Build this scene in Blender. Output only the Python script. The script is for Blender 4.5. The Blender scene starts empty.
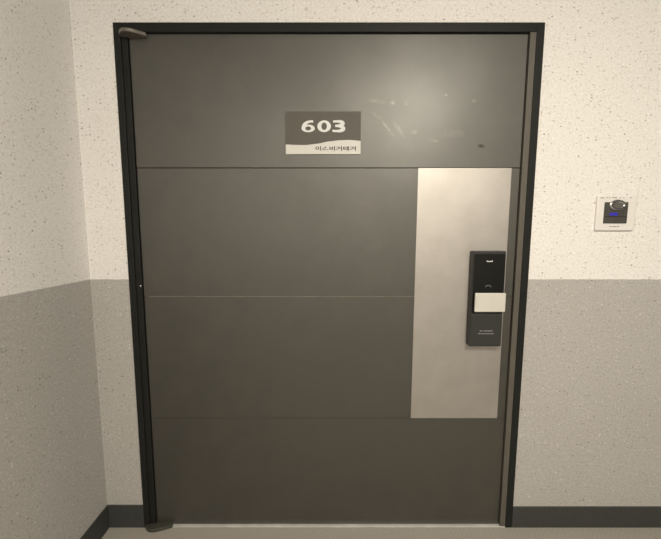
import bpy, bmesh, math, random
from mathutils import Vector, Matrix
random.seed(7)
S = bpy.context.scene
COL = S.collection

# ------------------------------------------------------------------ helpers
LAMP = (1.0, 0.94, 0.82)      # colour of the warm lamp light
def srgb(r, g, b):
    """Paint colour from a colour seen under the warm lamps."""
    def f(c):
        c /= 255.0
        return c / 12.92 if c <= 0.04045 else ((c + 0.055) / 1.055) ** 2.4
    return tuple(min(0.93, f(c) / w) for c, w in zip((r, g, b), LAMP)) + (1.0,)

class NT:
    """Small helper around a material's node tree."""
    def __init__(self, name):
        self.m = bpy.data.materials.new(name)
        self.m.use_nodes = True
        self.t = self.m.node_tree
        self.b = self.t.nodes['Principled BSDF']
    def n(self, typ, **kw):
        nd = self.t.nodes.new(typ)
        for k, v in kw.items():
            setattr(nd, k, v)
        return nd
    def l(self, a, b):
        self.t.links.new(a, b)
    def put(self, sock, v):
        if isinstance(v, bpy.types.NodeSocket):
            self.l(v, sock)
        else:
            sock.default_value = v
    def math(self, op, a, b=None, clamp=False):
        nd = self.n('ShaderNodeMath', operation=op)
        nd.use_clamp = clamp
        self.put(nd.inputs[0], a)
        if b is not None:
            self.put(nd.inputs[1], b)
        return nd.outputs[0]
    def mix(self, fac, a, b):
        nd = self.n('ShaderNodeMix', data_type='RGBA')
        self.put(nd.inputs[0], fac)
        self.put(nd.inputs[6], a)
        self.put(nd.inputs[7], b)
        return nd.outputs[2]
    def obj(self):
        return self.n('ShaderNodeTexCoord').outputs['Object']
    def noise(self, vec, scale, detail=3.0, rough=0.55):
        nd = self.n('ShaderNodeTexNoise')
        self.l(vec, nd.inputs['Vector'])
        nd.inputs['Scale'].default_value = scale
        nd.inputs['Detail'].default_value = detail
        nd.inputs['Roughness'].default_value = rough
        return nd.outputs[0]
    def ramp(self, fac, lo, hi, a=0.0, b=1.0):
        nd = self.n('ShaderNodeMapRange')
        nd.clamp = True
        self.l(fac, nd.inputs[0])
        for i, v in zip((1, 2, 3, 4), (lo, hi, a, b)):
            nd.inputs[i].default_value = v
        return nd.outputs[0]
    def bump(self, h, strength, dist=0.002):
        nd = self.n('ShaderNodeBump')
        nd.inputs['Strength'].default_value = strength
        nd.inputs['Distance'].default_value = dist
        self.l(h, nd.inputs['Height'])
        self.l(nd.outputs[0], self.b.inputs['Normal'])
    def set(self, **kw):
        for k, v in kw.items():
            self.put(self.b.inputs[k.replace('_', ' ')], v)
        return self

def plain(name, col, rough=0.5, metal=0.0, spec=0.5, grain=0.0, grain_scale=300.0):
    k = NT(name)
    k.set(Roughness=rough, Metallic=metal)
    k.b.inputs['Specular IOR Level'].default_value = spec
    if grain:
        nz = k.noise(k.obj(), grain_scale, 2.0)
        dark = tuple(c * (1 - grain) for c in col[:3]) + (1.0,)
        lite = tuple(min(1, c * (1 + grain)) for c in col[:3]) + (1.0,)
        k.set(Base_Color=k.mix(k.ramp(nz, 0.3, 0.7), dark, lite))
    else:
        k.set(Base_Color=col)
    return k.m

# ------------------------------------------------------------------ mesh builders (vertices in world metres, origin = base)
def link(name, bm, mat, parent=None, origin=(0, 0, 0), smooth=False):
    bmesh.ops.recalc_face_normals(bm, faces=bm.faces[:])
    if any(origin):
        bmesh.ops.translate(bm, verts=bm.verts[:], vec=-Vector(origin))
    me = bpy.data.meshes.new(name)
    bm.to_mesh(me)
    bm.free()
    if smooth:
        for p in me.polygons:
            p.use_smooth = True
    me.materials.append(mat)
    o = bpy.data.objects.new(name, me)
    COL.objects.link(o)
    if parent is not None:
        o.parent = parent
        o.location = Vector(origin) - ABS[parent.name]
    else:
        o.location = origin
    ABS[o.name] = Vector(origin)
    return o

ABS = {}
def empty(name, loc):
    o = bpy.data.objects.new(name, None)
    o.location = loc
    o.empty_display_size = 0.1
    COL.objects.link(o)
    ABS[o.name] = Vector(loc)
    return o

def tag(o, label=None, cat=None, kind=None, group=None):
    if label: o['label'] = label
    if cat: o['category'] = cat
    if kind: o['kind'] = kind
    if group: o['group'] = group
    return o

def add_box(bm, x0, x1, y0, y1, z0, z1, bev=0.0, seg=2):
    t = bmesh.new()
    bmesh.ops.create_cube(t, size=1.0)
    for v in t.verts:
        v.co = Vector(((x0 + x1) / 2 + v.co.x * (x1 - x0), (y0 + y1) / 2 + v.co.y * (y1 - y0), (z0 + z1) / 2 + v.co.z * (z1 - z0)))
    if bev:
        bmesh.ops.bevel(t, geom=t.edges[:], offset=bev, segments=seg, profile=0.5, affect='EDGES')
    merge(bm, t)

def merge(bm, t):
    me = bpy.data.meshes.new('tmp')
    t.to_mesh(me); t.free()
    bm.from_mesh(me)
    bpy.data.meshes.remove(me)

def box(*a, **k):
    bm = bmesh.new(); add_box(bm, *a, **k); return bm

def prism_xz(bm, pts, y0, y1, bev=0.0, seg=2):
    """Outline in the (x, z) plane pushed from y1 (back) to y0 (front)."""
    t = bmesh.new()
    f = [t.verts.new((x, y0, z)) for x, z in pts]
    b = [t.verts.new((x, y1, z)) for x, z in pts]
    front = t.faces.new(f)
    t.faces.new(b[::-1])
    n = len(pts)
    for i in range(n):
        t.faces.new((f[i], b[i], b[(i + 1) % n], f[(i + 1) % n]))
    bmesh.ops.recalc_face_normals(t, faces=t.faces[:])
    if bev:
        bmesh.ops.bevel(t, geom=list(front.edges), offset=bev, segments=seg, profile=0.5, affect='EDGES')
    merge(bm, t)

def prism_xy(bm, pts, z0, z1, bev=0.0):
    t = bmesh.new()
    f = [t.verts.new((x, y, z0)) for x, y in pts]
    b = [t.verts.new((x, y, z1)) for x, y in pts]
    t.faces.new(f); t.faces.new(b[::-1])
    n = len(pts)
    for i in range(n):
        t.faces.new((f[i], b[i], b[(i + 1) % n], f[(i + 1) % n]))
    bmesh.ops.recalc_face_normals(t, faces=t.faces[:])
    if bev:
        bmesh.ops.bevel(t, geom=t.edges[:], offset=bev, segments=2, profile=0.5, affect='EDGES')
    merge(bm, t)

def round_rect(x0, x1, z0, z1, r, n=5):
    pts = []
    for cx, cz, a0 in ((x1 - r, z1 - r, 0), (x0 + r, z1 - r, 90), (x0 + r, z0 + r, 180), (x1 - r, z0 + r, 270)):
        for i in range(n + 1):
            a = math.radians(a0 + 90 * i / n)
            pts.append((cx + r * math.cos(a), cz + r * math.sin(a)))
    return pts

def ellipse(cx, cz, rx, rz, n=40):
    return [(cx + rx * math.cos(2 * math.pi * i / n), cz + rz * math.sin(2 * math.pi * i / n)) for i in range(n)]

def add_ring(bm, cx, cz, y, rx, rz, tube_w, tube_d, n=48, m=10):
    t = bmesh.new()
    rows = []
    for i in range(n):
        a = 2 * math.pi * i / n
        row = []
        for j in range(m):
            b = 2 * math.pi * j / m
            k = tube_w * math.cos(b)
            row.append(t.verts.new((cx + (rx + k) * math.cos(a), y - tube_d * math.sin(b), cz + (rz + k) * math.sin(a))))
        rows.append(row)
    for i in range(n):
        for j in range(m):
            t.faces.new((rows[i][j], rows[(i + 1) % n][j], rows[(i + 1) % n][(j + 1) % m], rows[i][(j + 1) % m]))
    merge(bm, t)

def text_bm(body, x0, x1, z0, z1, y, bold=0.0, depth=0.0006):
    """Raised lettering filling the given rectangle, front face at y."""
    cu = bpy.data.curves.new('lettering', 'FONT')
    cu.body = body
    cu.offset = bold
    cu.extrude = 0.01
    ob = bpy.data.objects.new('lettering', cu)
    COL.objects.link(ob)
    dg = bpy.context.evaluated_depsgraph_get()
    me = bpy.data.meshes.new_from_object(ob.evaluated_get(dg))
    bpy.data.objects.remove(ob)
    bpy.data.curves.remove(cu)
    xs = [v.co.x for v in me.vertices]; ys = [v.co.y for v in me.vertices]; zs = [v.co.z for v in me.vertices]
    ax, bx = min(xs), max(xs); ay, by = min(ys), max(ys); az, bz = min(zs), max(zs)
    bm = bmesh.new(); bm.from_mesh(me)
    bpy.data.meshes.remove(me)
    for v in bm.verts:
        u = (v.co.x - ax) / (bx - ax); w = (v.co.y - ay) / (by - ay); d = (v.co.z - az) / (bz - az)
        v.co = Vector((x0 + u * (x1 - x0), y + depth * (1 - d), z0 + w * (z1 - z0)))
    return bm

def stroke(bm, pts, y0, y1):
    """Band of changing width along a path; pts = (x, z, half width)."""
    L = []; R = []
    for i, (x, z, h) in enumerate(pts):
        a = pts[max(0, i - 1)]; b = pts[min(len(pts) - 1, i + 1)]
        dx, dz = b[0] - a[0], b[1] - a[1]
        n = math.hypot(dx, dz) or 1
        L.append((x - dz / n * h, z + dx / n * h)); R.append((x + dz / n * h, z - dx / n * h))
    t = bmesh.new()
    rows = [[t.verts.new(p) for p in ((l[0], y0, l[1]), (r[0], y0, r[1]), (r[0], y1, r[1]), (l[0], y1, l[1]))] for l, r in zip(L, R)]
    for p, q in zip(rows[:-1], rows[1:]):
        for j in range(4):
            t.faces.new((p[j], q[j], q[(j + 1) % 4], p[(j + 1) % 4]))
    t.faces.new(rows[0]); t.faces.new(rows[-1][::-1])
    bmesh.ops.recalc_face_normals(t, faces=t.faces[:])
    merge(bm, t)

def band_ellipse(bm, cx, cz, rx, rz, wx, wz, y0, y1, n=40):
    """Elliptical ring whose band is wx wide at the sides and wz at top and bottom."""
    t = bmesh.new()
    rows = []
    for i in range(n):
        a = 2 * math.pi * i / n
        c, s = math.cos(a), math.sin(a)
        rows.append([t.verts.new(p) for p in ((cx + rx * c, y0, cz + rz * s), (cx + (rx - wx) * c, y0, cz + (rz - wz) * s),
                                              (cx + (rx - wx) * c, y1, cz + (rz - wz) * s), (cx + rx * c, y1, cz + rz * s))])
    for i in range(n):
        p, q = rows[i], rows[(i + 1) % n]
        for j in range(4):
            t.faces.new((p[j], q[j], q[(j + 1) % 4], p[(j + 1) % 4]))
    merge(bm, t)

# ------------------------------------------------------------------ materials
def speckled_wall():
    k = NT('speckled_two_tone_paint')
    P = k.obj()
    sp = k.n('ShaderNodeSeparateXYZ'); k.l(P, sp.inputs[0])
    u = k.math('ADD', sp.outputs[0], sp.outputs[1])
    cb = k.n('ShaderNodeCombineXYZ')
    k.l(u, cb.inputs[0]); k.l(sp.outputs[2], cb.inputs[1])
    uv = cb.outputs[0]
    def flecks(scale, rad, dens, off, stretch=1.0):
        mp = k.n('ShaderNodeMapping')
        mp.inputs['Location'].default_value = (off, off * 0.7, 0)
        mp.inputs['Scale'].default_value = (1.0 / stretch, 1.0, 1.0)
        k.l(uv, mp.inputs[0])
        v = k.n('ShaderNodeTexVoronoi', voronoi_dimensions='2D')
        k.l(mp.outputs[0], v.inputs['Vector'])
        v.inputs['Scale'].default_value = scale
        sc = k.n('ShaderNodeSeparateColor'); k.l(v.outputs['Color'], sc.inputs[0])
        cl = k.ramp(k.noise(uv, 9.0 + off, 2.0), 0.38, 0.66, 0.15, 1.0)
        keep = k.math('LESS_THAN', sc.outputs[0], k.math('MULTIPLY', cl, dens))
        r = k.math('MULTIPLY', k.math('ADD', k.math('MULTIPLY', sc.outputs[1], 0.8), 0.35), rad)
        dot = k.ramp(k.math('DIVIDE', v.outputs['Distance'], r), 1.15, 0.75, 0.0, 1.0)
        tone = k.math('ADD', k.math('MULTIPLY', sc.outputs[2], 0.7), 0.3)
        return k.math('MULTIPLY', k.math('MULTIPLY', keep, dot), tone)
    dark = k.math('MAXIMUM', flecks(95, 0.23, 0.17, 0.0, 1.5), k.math('MULTIPLY', flecks(170, 0.26, 0.2, 3.1, 1.7), 0.6))
    tan = flecks(110, 0.34, 0.26, 5.7, 1.8)
    lite = k.math('MAXIMUM', flecks(95, 0.27, 0.16, 7.3, 1.3), flecks(170, 0.3, 0.2, 9.9, 1.4))
    mott = k.ramp(k.noise(uv, 120.0, 3.0), 0.3, 0.7)
    cloud = k.ramp(k.noise(uv, 5.0, 3.0), 0.3, 0.7)
    up = k.mix(mott, srgb(217, 208, 194), srgb(237, 230, 218))
    up = k.mix(k.math('MULTIPLY', cloud, 0.3), up, srgb(221, 213, 198))
    up = k.mix(k.math('MULTIPLY', tan, 0.5), up, srgb(172, 156, 132))
    up = k.mix(k.math('MULTIPLY', dark, 0.8), up, srgb(70, 62, 54))
    lo = k.mix(mott, srgb(163, 156, 145), srgb(184, 177, 166))
    lo = k.mix(k.math('MULTIPLY', cloud, 0.35), lo, srgb(169, 161, 148))
    lo = k.mix(k.math('MULTIPLY', tan, 0.35), lo, srgb(132, 122, 108))
    lo = k.mix(k.math('MULTIPLY', dark, 0.7), lo, srgb(58, 52, 46))
    lo = k.mix(k.math('MULTIPLY', lite, 0.6), lo, srgb(225, 218, 205))
    wob = k.math('MULTIPLY', k.math('SUBTRACT', k.noise(uv, 40.0, 2.0), 0.5), 0.004)
    edge = k.ramp(k.math('ADD', sp.outputs[2], wob), 1.1185, 1.1215)
    k.set(Base_Color=k.mix(edge, lo, up), Roughness=0.72)
    k.b.inputs['Specular IOR Level'].default_value = 0.25
    k.bump(k.noise(uv, 260.0, 3.0), 0.25, 0.001)
    return k.m

def leaf_paint():
    k = NT('brown_grey_steel_paint')
    P = k.obj()
    base = k.mix(k.ramp(k.noise(P, 9.0, 5.0, 0.65), 0.35, 0.65), srgb(33, 30, 20), srgb(43, 38, 27))
    # scuffs, chips and a dark mark, each at its own place on the sheet: x, z, half length, half width, tilt, strength
    def scuff(x, z, a, b, tilt, soft=0.7):
        mp = k.n('ShaderNodeMapping', vector_type='TEXTURE')
        mp.inputs['Location'].default_value = (x - LEAF[0], 0, z - LEAF[2])
        mp.inputs['Rotation'].default_value = (0, math.radians(tilt), 0)
        mp.inputs['Scale'].default_value = (a, 10.0, b)
        k.l(P, mp.inputs[0])
        ln = k.n('ShaderNodeVectorMath', operation='LENGTH')
        k.l(mp.outputs[0], ln.inputs[0])
        return k.ramp(ln.outputs['Value'], 1.0, 1.0 - soft)
    grit = k.ramp(k.noise(P, 55.0, 4.0, 0.7), 0.35, 0.7)
    wh = None
    for (x, z, a, b, t, s) in ((0.216, 1.820, .045, .010, 8, .28), (0.272, 1.815, .013, .012, 0, .5), (0.328, 1.815, .014, .012, 0, .3), (0.250, 1.725, .062, .007, 52, .42),
                               (0.30, 1.715, .05, .012, 52, .26), (0.21, 1.765, .03, .006, 40, .22), (0.36, 1.705, .02, .012, 0, .26), (0.500, 1.700, .06, .022, -10, .07),
                               (0.543, 1.700, .025, .02, 0, .08), (0.44, 1.672, .03, .008, 10, .2), (0.480, 1.8435, .008, .006, 0, .55), (0.59, 1.822, .014, .009, 0, .18),
                               (0.16, 1.43, .05, .012, 20, .03), (0.22, 1.26, .07, .02, -25, .03)):
        m = k.math('MULTIPLY', k.math('MULTIPLY', scuff(x, z, a, b, t), grit), s)
        wh = m if wh is None else k.math('MAXIMUM', wh, m)
    base = k.mix(wh, base, srgb(196, 180, 158))
    mark = k.math('MULTIPLY', scuff(0.627, 1.6514, .018, .009, 6, .7), 0.85)
    base = k.mix(mark, base, srgb(60, 54, 44))
    matt = k.math('SUBTRACT', 1.0, mark)
    rg = k.ramp(k.noise(P, 4.0, 5.0, 0.6), 0.3, 0.7, 0.52, 0.60)
    k.set(Base_Color=base, Roughness=rg)
    k.set(Specular_IOR_Level=matt, Coat_Weight=k.math('MULTIPLY', matt, 0.75), Coat_Roughness=0.38)
    k.bump(k.noise(P, 400.0, 2.0), 0.06, 0.0006)
    return k.m

def brushed_steel():
    k = NT('satin_stainless_steel')
    P = k.obj()
    mp = k.n('ShaderNodeMapping'); mp.inputs['Scale'].default_value = (3.0, 3.0, 240.0)
    k.l(P, mp.inputs[0])
    st = k.noise(mp.outputs[0], 1.0, 3.0)
    cl = k.noise(P, 9.0, 4.0)
    k.set(Base_Color=k.mix(k.ramp(cl, 0.3, 0.7), srgb(174, 165, 152), srgb(184, 175, 162)), Metallic=0.85,
          Roughness=k.ramp(st, 0.2, 0.8, 0.46, 0.54))
    return k.m

def floor_mat():
    k = NT('beige_stippled_floor')
    P = k.obj()
    mp = k.n('ShaderNodeMapping'); mp.inputs['Rotation'].default_value = (0, 0, math.radians(40))
    k.l(P, mp.inputs[0])
    w = k.n('ShaderNodeTexWave'); k.l(mp.outputs[0], w.inputs[0])
    w.inputs['Scale'].default_value = 22.0; w.inputs['Distortion'].default_value = 9.0; w.inputs['Detail'].default_value = 3.0
    n = k.ramp(k.noise(P, 160.0, 3.0), 0.3, 0.7)
    c = k.mix(k.math('MULTIPLY', w.outputs[1], 0.5), srgb(160, 151, 135), srgb(141, 132, 117))
    c = k.mix(k.math('MULTIPLY', n, 0.5), c, srgb(168, 159, 144))
    k.set(Base_Color=c, Roughness=0.6)
    return k.m

LEAF = (0.0215, 0.03, 0.006)
M_wall = speckled_wall()
M_floor = floor_mat()
M_ceil = plain('grey_ceiling_paint', srgb(158, 152, 144), 0.8, grain=0.02, grain_scale=90)  # unseen ceiling, greyed so the door reflects less of it
M_base = plain('dark_green_grey_skirting', srgb(60, 60, 55), 0.55, spec=0.3, grain=0.08, grain_scale=60)
M_frame = plain('black_frame_paint', srgb(30, 30, 27), 0.5, spec=0.2, grain=0.12, grain_scale=120)
M_stop = plain('grey_brown_stop_paint', srgb(86, 80, 69), 0.45, grain=0.05, grain_scale=80)
M_leaf = leaf_paint()
M_steel = brushed_steel()
M_seam_highlight = plain('seam_highlight_paint', srgb(112, 105, 90), 0.5, grain=0.25, grain_scale=14)  # pale tone of the painted joint highlight
M_sill = plain('worn_metal_threshold', srgb(200, 194, 182), 0.5, metal=0.3, grain=0.12, grain_scale=12)
M_lockbody = plain('charcoal_lock_plastic', srgb(42, 42, 38), 0.5, grain=0.05)
M_touch = plain('glossy_black_touchpad', srgb(20, 20, 18), 0.3, spec=0.3, grain=0.05)
M_handle = plain('satin_silver_handle', srgb(208, 200, 184), 0.5, metal=0.25, grain=0.03)
M_white = plain('white_print', srgb(218, 213, 203), 0.6, grain=0.02)
M_dimwhite = plain('grey_print', srgb(135, 133, 126), 0.6, grain=0.02)
M_arc = plain('dim_grey_print', srgb(110, 108, 100), 0.6, grain=0.02)
M_signdark = plain('sign_brown_grey_film', srgb(88, 82, 72), 0.55, spec=0.3, grain=0.07, grain_scale=220)
M_signlite = plain('sign_cream_plate', srgb(205, 198, 184), 0.55, grain=0.03)
M_ink = plain('dark_sign_ink', srgb(48, 44, 44), 0.6, grain=0.05)
M_plate = plain('off_white_plastic', srgb(222, 214, 200), 0.4, grain=0.03, grain_scale=150)
M_window = plain('dark_reader_window', srgb(72, 69, 61), 0.35, grain=0.1, grain_scale=120)
M_oval = plain('grey_oval_pad', srgb(90, 85, 75), 0.4, grain=0.05)
M_chrome = plain('polished_ring_metal', srgb(205, 200, 190), 0.22, metal=1.0, grain=0.03)
M_lens = plain('grey_hinge_metal', srgb(112, 104, 92), 0.45, metal=0.4, grain=0.1, grain_scale=60)
M_lens2 = plain('olive_hinge_metal', srgb(72, 70, 58), 0.55, metal=0.3, grain=0.15, grain_scale=60)
_k = NT('blue_status_light')
_k.set(Base_Color=srgb(50, 45, 160), Roughness=0.4)
_k.b.inputs['Emission Color'].default_value = srgb(70, 62, 210)
_k.b.inputs['Emission Strength'].default_value = 0.07
M_blue = _k.m

# ------------------------------------------------------------------ the corridor
CX, CZ, FY, RX = -0.958, 2.51, -3.5, 3.4      # corner with left wall, ceiling height, opposite wall, right wall
FZ = 0.006                                    # floor level
ox0, ox1, oz1 = -0.797, 0.842, 2.100          # door opening
bm = bmesh.new()
add_box(bm, CX, ox0, 0, 0.16, 0, CZ)
add_box(bm, ox1, RX, 0, 0.16, 0, CZ)
add_box(bm, ox0, ox1, 0, 0.16, oz1, CZ)
w = tag(link('wall_back', bm, M_wall), 'speckled cream and grey two-tone wall around the apartment door', 'wall', 'structure')
w = tag(link('wall_left', box(CX - 0.12, CX, FY, 0.16, 0, CZ), M_wall), 'speckled two-tone side wall meeting the door wall at left', 'wall', 'structure')
tag(link('wall_front', box(CX - 0.12, RX, FY - 0.12, FY, 0, CZ), M_wall), 'speckled two-tone corridor wall facing the door', 'wall', 'structure')
tag(link('floor', box(CX - 0.12, RX + 0.12, FY - 0.12, 0.3, -0.1, FZ), M_floor), 'beige stippled corridor floor in front of the door', 'floor', 'structure')
tag(link('ceiling', box(CX - 0.12, RX + 0.12, FY - 0.12, 0.3, CZ, CZ + 0.1), M_ceil), 'plain grey corridor ceiling overhead', 'ceiling', 'structure')

BH = 0.106
tag(link('baseboard_back_left', box(CX + 0.006, ox0, -0.006, 0.0, FZ, BH + .008, bev=0.0015), M_base), 'short dark grey baseboard between the corner and the door frame', 'baseboard', 'structure')
tag(link('baseboard_back_right', box(ox1, RX, -0.006, 0.0, FZ, BH, bev=0.0015), M_base), 'long dark grey baseboard right of the door frame', 'baseboard', 'structure')
tag(link('baseboard_left', box(CX, CX + 0.006, FY, 0.0, FZ, BH + .008, bev=0.0015), M_base), 'dark grey baseboard along the left side wall', 'baseboard', 'structure')

# ------------------------------------------------------------------ door frame
fr = tag(empty('trim_1', (0.0225, 0.05, 0)), 'black steel door frame surrounding the brown-grey door', 'door frame', 'structure')
link('side_jamb', box(ox0, -0.771, -0.006, 0.12, FZ, 2.1, bev=0.0015), M_frame, fr, (ox0, 0.05, 0))
link('inner_jamb', box(-0.771, -0.747, 0.001, 0.12, FZ, 2.08, bev=0.0012), M_frame, fr, (-0.76, 0.05, 0))
link('side_jamb', box(0.813, ox1, -0.006, 0.12, FZ, 2.1, bev=0.0015), M_frame, fr, (ox1, 0.05, 0))
tag(link('jamb_stop', box(0.7898, 0.813, -0.003, 0.12, FZ, 2.08, bev=0.0012), M_stop, fr, (0.80, 0.05, 0)), 'grey-brown inner strip of the black frame')
link('head_jamb', box(-0.771, 0.813, -0.006, 0.12, 2.066, 2.1, bev=0.0015), M_frame, fr, (0.02, 0.05, 2.066))
bm = bmesh.new()
bmesh.ops.create_uvsphere(bm, u_segments=16, v_segments=8, radius=0.0042)
for v in bm.verts: v.co = Vector((v.co.x - 0.7525, v.co.y * 0.6 + 0.0005, v.co.z + 1.092))
tag(link('screw_head', bm, M_chrome, fr, (-0.7525, 0.0, 1.092), smooth=True), 'tiny bright screw head in the black jamb')
sill = tag(link('trim_2', box(-0.745, 0.812, -0.004, 0.09, FZ, FZ + 0.0050, bev=0.0015), M_sill), 'thin pale metal threshold strip under the door', 'threshold', 'structure')

# ------------------------------------------------------------------ door
door = tag(empty('door_1', LEAF), 'brown-grey steel apartment door with number sign and steel lock plate', 'door', 'structure')
LX0, LX1, LY, LB, LT = -0.7455, 0.7885, 0.010, FZ + 0.0065, 2.0655
# profile (z, y) going up the front face, with three grooves pressed in
prof = [(LB, LY)]
for z, wl, wu, d in ((0.514, .0010, .0010, .002), (1.047, .0012, .0012, .002), (1.5666, .0018, .0022, .005)):
    prof += [(z - wl, LY), (z, LY + d), (z + wu, LY)]
prof += [(LT, LY)]
bm = bmesh.new()
bvl = 0.0022
cols = []
for x, inset in ((LX0, bvl), (LX0 + bvl, 0), (LX1 - bvl, 0), (LX1, bvl)):
    cols.append([bm.verts.new((x, y + inset, z)) for z, y in prof])
for a, b in zip(cols[:-1], cols[1:]):
    for i in range(len(prof) - 1):
        bm.faces.new((a[i], b[i], b[i + 1], a[i + 1]))
back = [bm.verts.new((x, 0.052, z)) for x, z in ((LX0, LB), (LX1, LB), (LX1, LT), (LX0, LT))]
bm.faces.new(back)
bm.faces.new([c[0] for c in cols] + [back[1], back[0]])
bm.faces.new([c[-1] for c in cols][::-1] + [back[3], back[2]])
bm.faces.new(cols[0] + [back[3], back[0]])
bm.faces.new(cols[-1][::-1] + [back[1], back[2]])
link('door_leaf', bm, M_leaf, door, LEAF)

# pale strip painting the light caught on the joint of the middle panels
tag(link('seam_highlight', box(-0.728, 0.3795, LY - 0.0009, LY + 0.0015, 1.0453, 1.0483), M_seam_highlight, door, (-0.17, LY, 1.047)), 'thin pale strip painted as the highlight on the middle door joint')

# stainless plate on the lock side
bm = bmesh.new()
prism_xz(bm, [(0.380, 0.514), (0.754, 0.514), (0.754, 1.5666), (0.380, 1.5666)], LY - 0.002, LY + 0.0005, bev=0.0008)
tag(link('lock_plate', bm, M_steel, door, (0.567, LY, 0.514)), 'tall satin steel plate behind the lock')

# digital lock: body > touchpad, handle, lower cover, printed marks
LK = (0.667, -0.03, 0.845)
bm = bmesh.new()
prism_xz(bm, round_rect(0.603, 0.7345, 0.8443, 1.2375, 0.005), -0.030, LY - 0.001, bev=0.003)
lock = tag(link('digital_lock', bm, M_lockbody, door, LK), 'black digital door lock with silver push handle')
bm = bmesh.new()
prism_xz(bm, round_rect(0.606, 0.7325, 0.988, 1.2265, 0.004), -0.0325, -0.0295, bev=0.001)
tag(link('touchpad', bm, M_touch, lock, (0.667, -0.03, 1.15)), 'glossy black touchpad')
bm = bmesh.new()
prism_xz(bm, round_rect(0.606, 0.7325, 0.849, 0.980, 0.004), -0.0322, -0.0295, bev=0.0015)
link('lower_cover', bm, M_lockbody, lock, (0.667, -0.03, 0.91))
bm = bmesh.new()
prism_xz(bm, round_rect(0.611, 0.7335, 0.9935, 1.070, 0.003), -0.052, -0.044, bev=0.002)
add_box(bm, 0.625, 0.722, -0.045, -0.031, 1.004, 1.060)
tag(link('push_handle', bm, M_handle, lock, (0.667, -0.05, 1.03)), 'silver push-pull handle')
bm = bmesh.new()
add_box(bm, 0.6565, 0.6805, -0.0331, -0.0322, 1.1945, 1.1975)
add_box(bm, 0.6570, 0.6590, -0.0331, -0.0322, 1.1975, 1.2000)
add_box(bm, 0.6780, 0.6800, -0.0331, -0.0322, 1.1975, 1.2000)
link('top_mark', bm, M_white, lock, (0.668, -0.033, 1.196))
bm = bmesh.new()
pts = []
for i in range(15):
    a = math.radians(15 + 150 * i / 14)
    pts.append((0.668 + 0.0125 * math.cos(a), 1.0885 + 0.0125 * math.sin(a)))
for i in range(14, -1, -1):
    a = math.radians(15 + 150 * i / 14)
    pts.append((0.668 + 0.0095 * math.cos(a), 1.0885 + 0.0095 * math.sin(a)))
prism_xz(bm, pts, -0.0331, -0.0322)
link('arc_mark', bm, M_arc, lock, (0.668, -0.033, 1.09))
bm = bmesh.new()
for a, b in ((.643, .652), (.655, .658), (.662, .671), (.674, .682), (.684, .6945)):
    add_box(bm, a, b, -0.0330, -0.0320, 0.9085, 0.9125)
for a, b in ((.6375, .6475), (.650, .657), (.6585, .668), (.6695, .681), (.6825, .7010)):
    add_box(bm, a, b, -0.0330, -0.0320, 0.8975, 0.9005)
link('printed_text', bm, M_dimwhite, lock, (0.667, -0.033, 0.9))

# pivot hinges, top and bottom left
def lens(xa, xp, xb, prot, z0, z1, bev, yb):
    pts = [(xa, yb)]
    n = 18
    for i in range(n + 1):
        t = i / n
        x = xa + (xb - xa) * t
        u = (x - xa) / (xp - xa) if x < xp else (xb - x) / (xb - xp)
        u = max(0.0, min(1.0, u))
        s = math.sin(u * math.pi / 2) ** (0.75 if x < xp else 1.2)
        pts.append((x, -0.008 - prot * s))
    pts.append((xb, yb))
    b = bmesh.new()
    prism_xy(b, pts, z0, z1, bev)
    return b
top = tag(link('top_pivot_hinge', lens(-0.775, -0.735, -0.672, 0.040, 2.050, 2.063, 0.002, 0.012), M_lens, door, (-0.76, 0.0, 2.05), smooth=False), 'grey curved pivot hinge cap at the top left corner')
bot = tag(link('bottom_pivot_hinge', lens(-0.792, -0.755, -0.672, 0.028, FZ, 0.021, 0.002, 0.012), M_lens2, door, (-0.76, 0.0, 0.0), smooth=False), 'dark olive pivot hinge cap at the bottom left corner')

# ------------------------------------------------------------------ number sign on the door
sx0, sx1, sz0, sz1, sy = -0.1475, 0.149, 1.619, 1.781, LY - 0.005
sign = tag(link('number_sign', box(sx0, sx1, sy, LY, sz0, sz1, bev=0.0008), M_signlite, None, (0, LY, sz0)),
           'small rectangular 603 number sign on the upper door panel', 'sign')
def wave(x):
    t = (x - sx0) / (sx1 - sx0)
    ks = ((0, 1.6565), (0.12, 1.6545), (0.27, 1.6540), (0.42, 1.6590), (0.58, 1.6680), (0.72, 1.6725), (0.86, 1.6735), (1.0, 1.6700))
    for (a, za), (b, zb) in zip(ks[:-1], ks[1:]):
        if t <= b + 1e-9:
            u = (t - a) / (b - a); u = u * u * (3 - 2 * u) * 0.35 + u * 0.65
            return za + (zb - za) * u
    return ks[-1][1]
pts = [(sx0 + 0.0003, sz1 - 0.0003)] + [(sx0 + 0.0003 + (sx1 - sx0 - 0.0006) * i / 40, wave(sx0 + (sx1 - sx0) * i / 40)) for i in range(41)] + [(sx1 - 0.0003, sz1 - 0.0003)]
bm = bmesh.new(); prism_xz(bm, pts, sy - 0.0008, sy + 0.0002)
tag(link('sign_face', bm, M_signdark, sign, (0, sy, 1.66)), 'brown-grey upper field with a wavy lower edge')
numbm = bmesh.new()
ya, yb = sy - 0.0016, sy - 0.0006
band_ellipse(numbm, 0.0045, 1.7248, 0.0270, 0.0240, 0.0160, 0.0085, ya, yb)
band_ellipse(numbm, -0.0595, 1.7160, 0.0265, 0.0155, 0.0150, 0.0072, ya, yb)
def arc(cx, cz, rx, rz, a0, a1, h0, h1, n=22):
    return [(cx + rx * math.cos(math.radians(a0 + (a1 - a0) * i / n)), cz + rz * math.sin(math.radians(a0 + (a1 - a0) * i / n)), h0 + (h1 - h0) * math.sin(math.pi * i / n)) for i in range(n + 1)]
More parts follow.
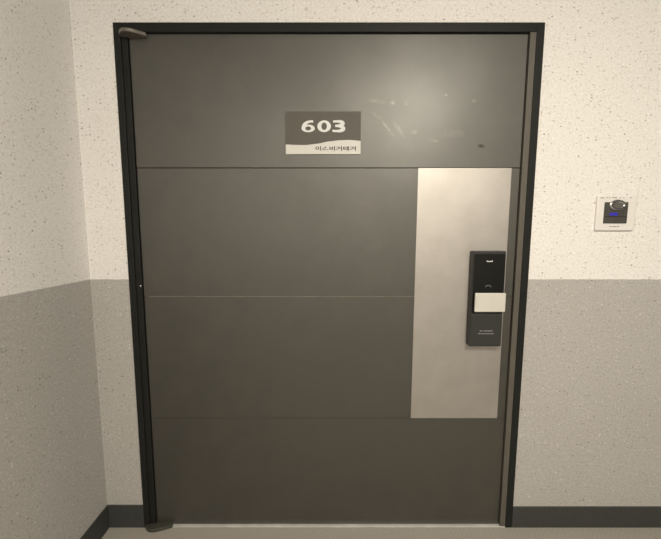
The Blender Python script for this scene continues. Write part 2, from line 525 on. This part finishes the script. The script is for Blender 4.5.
stroke(numbm, [(-0.0395, 1.7440, .0044), (-0.047, 1.7448, .0044), (-0.056, 1.7437, .0046), (-0.0645, 1.7405, .0056), (-0.071, 1.7350, .0068), (-0.0755, 1.7280, .0076), (-0.0780, 1.7210, .0078), (-0.0780, 1.7160, .0075)], ya - 0.0004, yb)
stroke(numbm, [(0.0405, 1.7435, .0043), (0.050, 1.7448, .0044)] + arc(0.0590, 1.7360, 0.0205, 0.0088, 95, -85, .0046, .0075) + [(0.049, 1.7268, .0040)], ya - 0.0004, yb)
stroke(numbm, [(0.049, 1.7258, .0040), (0.057, 1.7256, .0042)] + arc(0.0590, 1.7155, 0.0225, 0.0102, 88, -95, .0046, .0080) + [(0.047, 1.7052, .0045), (0.038, 1.7070, .0043)], ya, yb)
for vv in numbm.verts:
    vv.co.x *= 0.98; vv.co.z = 1.7250 + (vv.co.z - 1.7250) * 0.92
tag(link('number', numbm, M_white, sign, (0, sy, 1.70)), 'white number 603')
tag(link('small_lettering', text_bm('\uc774\uc2a4\ube44\uac70\ud14c\uac70', -0.030, 0.130, 1.6325, 1.6490, sy - 0.0006, bold=0.022, depth=0.0007), M_ink, sign, (0, sy, 1.63)), 'small dark lettering')

# ------------------------------------------------------------------ wall reader right of the door
rd = empty('card_reader', (1.169, 0.0, 1.321))
tag(rd, 'small off-white square card reader on the cream wall right of the door', 'card reader')
bm = bmesh.new()
prism_xz(bm, round_rect(1.0945, 1.2520, 1.3185, 1.4580, 0.006), -0.012, 0.0, bev=0.004)
link('back_plate', bm, M_plate, rd, (1.169, 0, 1.321))
bm = bmesh.new()
prism_xz(bm, round_rect(1.1225, 1.2165, 1.3468, 1.4310, 0.003), -0.0145, -0.011, bev=0.001)
win = tag(link('reader_window', bm, M_window, rd, (1.1690, -0.012, 1.347)), 'dark square window')
bm = bmesh.new()
add_box(bm, 1.1260, 1.2130, -0.0152, -0.0140, 1.3730, 1.3748)
link('window_seam', bm, M_touch, win, (1.1690, -0.012, 1.374))
bm = bmesh.new()
prism_xz(bm, round_rect(1.1440, 1.1780, 1.3780, 1.3890, 0.005), -0.0156, -0.0143, bev=0.0005)
tag(link('status_light', bm, M_blue, win, (1.1600, -0.014, 1.384)), 'lit blue status light')
bm = bmesh.new(); add_ring(bm, 1.1710, 1.4195, -0.017, 0.0270, 0.0155, 0.0060, 0.006)
ring = tag(link('touch_ring', bm, M_chrome, rd, (1.1710, -0.015, 1.42), smooth=True), 'shiny silver oval ring')
bm = bmesh.new(); prism_xz(bm, ellipse(1.1710, 1.4195, 0.0250, 0.0130), -0.0165, -0.0125, bev=0.001)
tag(link('touch_pad', bm, M_oval, ring, (1.1710, -0.015, 1.42)), 'dark oval pad inside the ring')
bm = bmesh.new()
for a, b, z in ((1.104, 1.120, 1.4475), (1.127, 1.133, 1.4485), (1.138, 1.143, 1.4480), (1.150, 1.170, 1.4482), (1.181, 1.186, 1.4475), (1.195, 1.199, 1.4480), (1.222, 1.229, 1.4480)):
    add_box(bm, a, b, -0.0124, -0.0115, z - 0.0014, z + 0.0012)
link('printed_text', bm, M_arc, rd, (1.169, -0.012, 1.448))
bm = bmesh.new()
for a, b, z in ((1.150, 1.158, 1.3350), (1.160, 1.178, 1.3348), (1.180, 1.189, 1.3355)):
    add_box(bm, a, b, -0.0124, -0.0115, z - 0.0014, z + 0.0010)
link('bottom_mark', bm, M_arc, rd, (1.169, -0.012, 1.34))

# ------------------------------------------------------------------ light: a round lamp on the corridor ceiling, and an added fill
ld = bpy.data.lights.new('ceiling_lamp', 'AREA')
ld.shape = 'DISK'; ld.size = 0.30; ld.energy = 52.0; ld.color = (1.0, 0.917, 0.75)
lo = bpy.data.objects.new('ceiling_lamp', ld); COL.objects.link(lo)
lo.location = (0.79, -2.12, CZ - 0.02)
l3 = bpy.data.lights.new('lamp_dome', 'POINT')
l3.shadow_soft_size = 0.13; l3.energy = 61.0; l3.color = (1.0, 0.917, 0.75)
o3 = bpy.data.objects.new('lamp_dome', l3); COL.objects.link(o3)
o3.location = (0.79, -2.12, CZ - 0.16)
l2 = bpy.data.lights.new('fill_light', 'AREA')  # added soft fill, evens the left side and brightens the opposite wall
l2.shape = 'DISK'; l2.size = 0.7; l2.energy = 25.0; l2.color = (1.0, 0.917, 0.75)
o2 = bpy.data.objects.new('fill_light', l2); COL.objects.link(o2)
o2.location = (-0.40, -2.75, CZ - 0.02)
W = bpy.data.worlds.new('dim_corridor'); S.world = W; W.use_nodes = True
bg = W.node_tree.nodes['Background']
bg.inputs[0].default_value = (1.0, 0.92, 0.8, 1); bg.inputs[1].default_value = 0.02

# ------------------------------------------------------------------ camera
cd = bpy.data.cameras.new('camera')
cam = bpy.data.objects.new('camera', cd); COL.objects.link(cam)
cam.location = (0, -1.6359, 1.3050)
cam.rotation_euler = (math.radians(90 - 7.407), 0, 0)
cd.sensor_width = 36.0
cd.lens = 36.0 * 400 / 661
cd.shift_x = (330.5 - 323) / 661
cd.shift_y = (286 - 269.5) / 661
cd.clip_start = 0.01
S.camera = cam
v = S.view_settings
S.display_settings.display_device = 'sRGB'
v.view_transform = 'Standard'; v.look = 'None'; v.gamma = 1.0; v.exposure = 0.0; v.use_curve_mapping = False
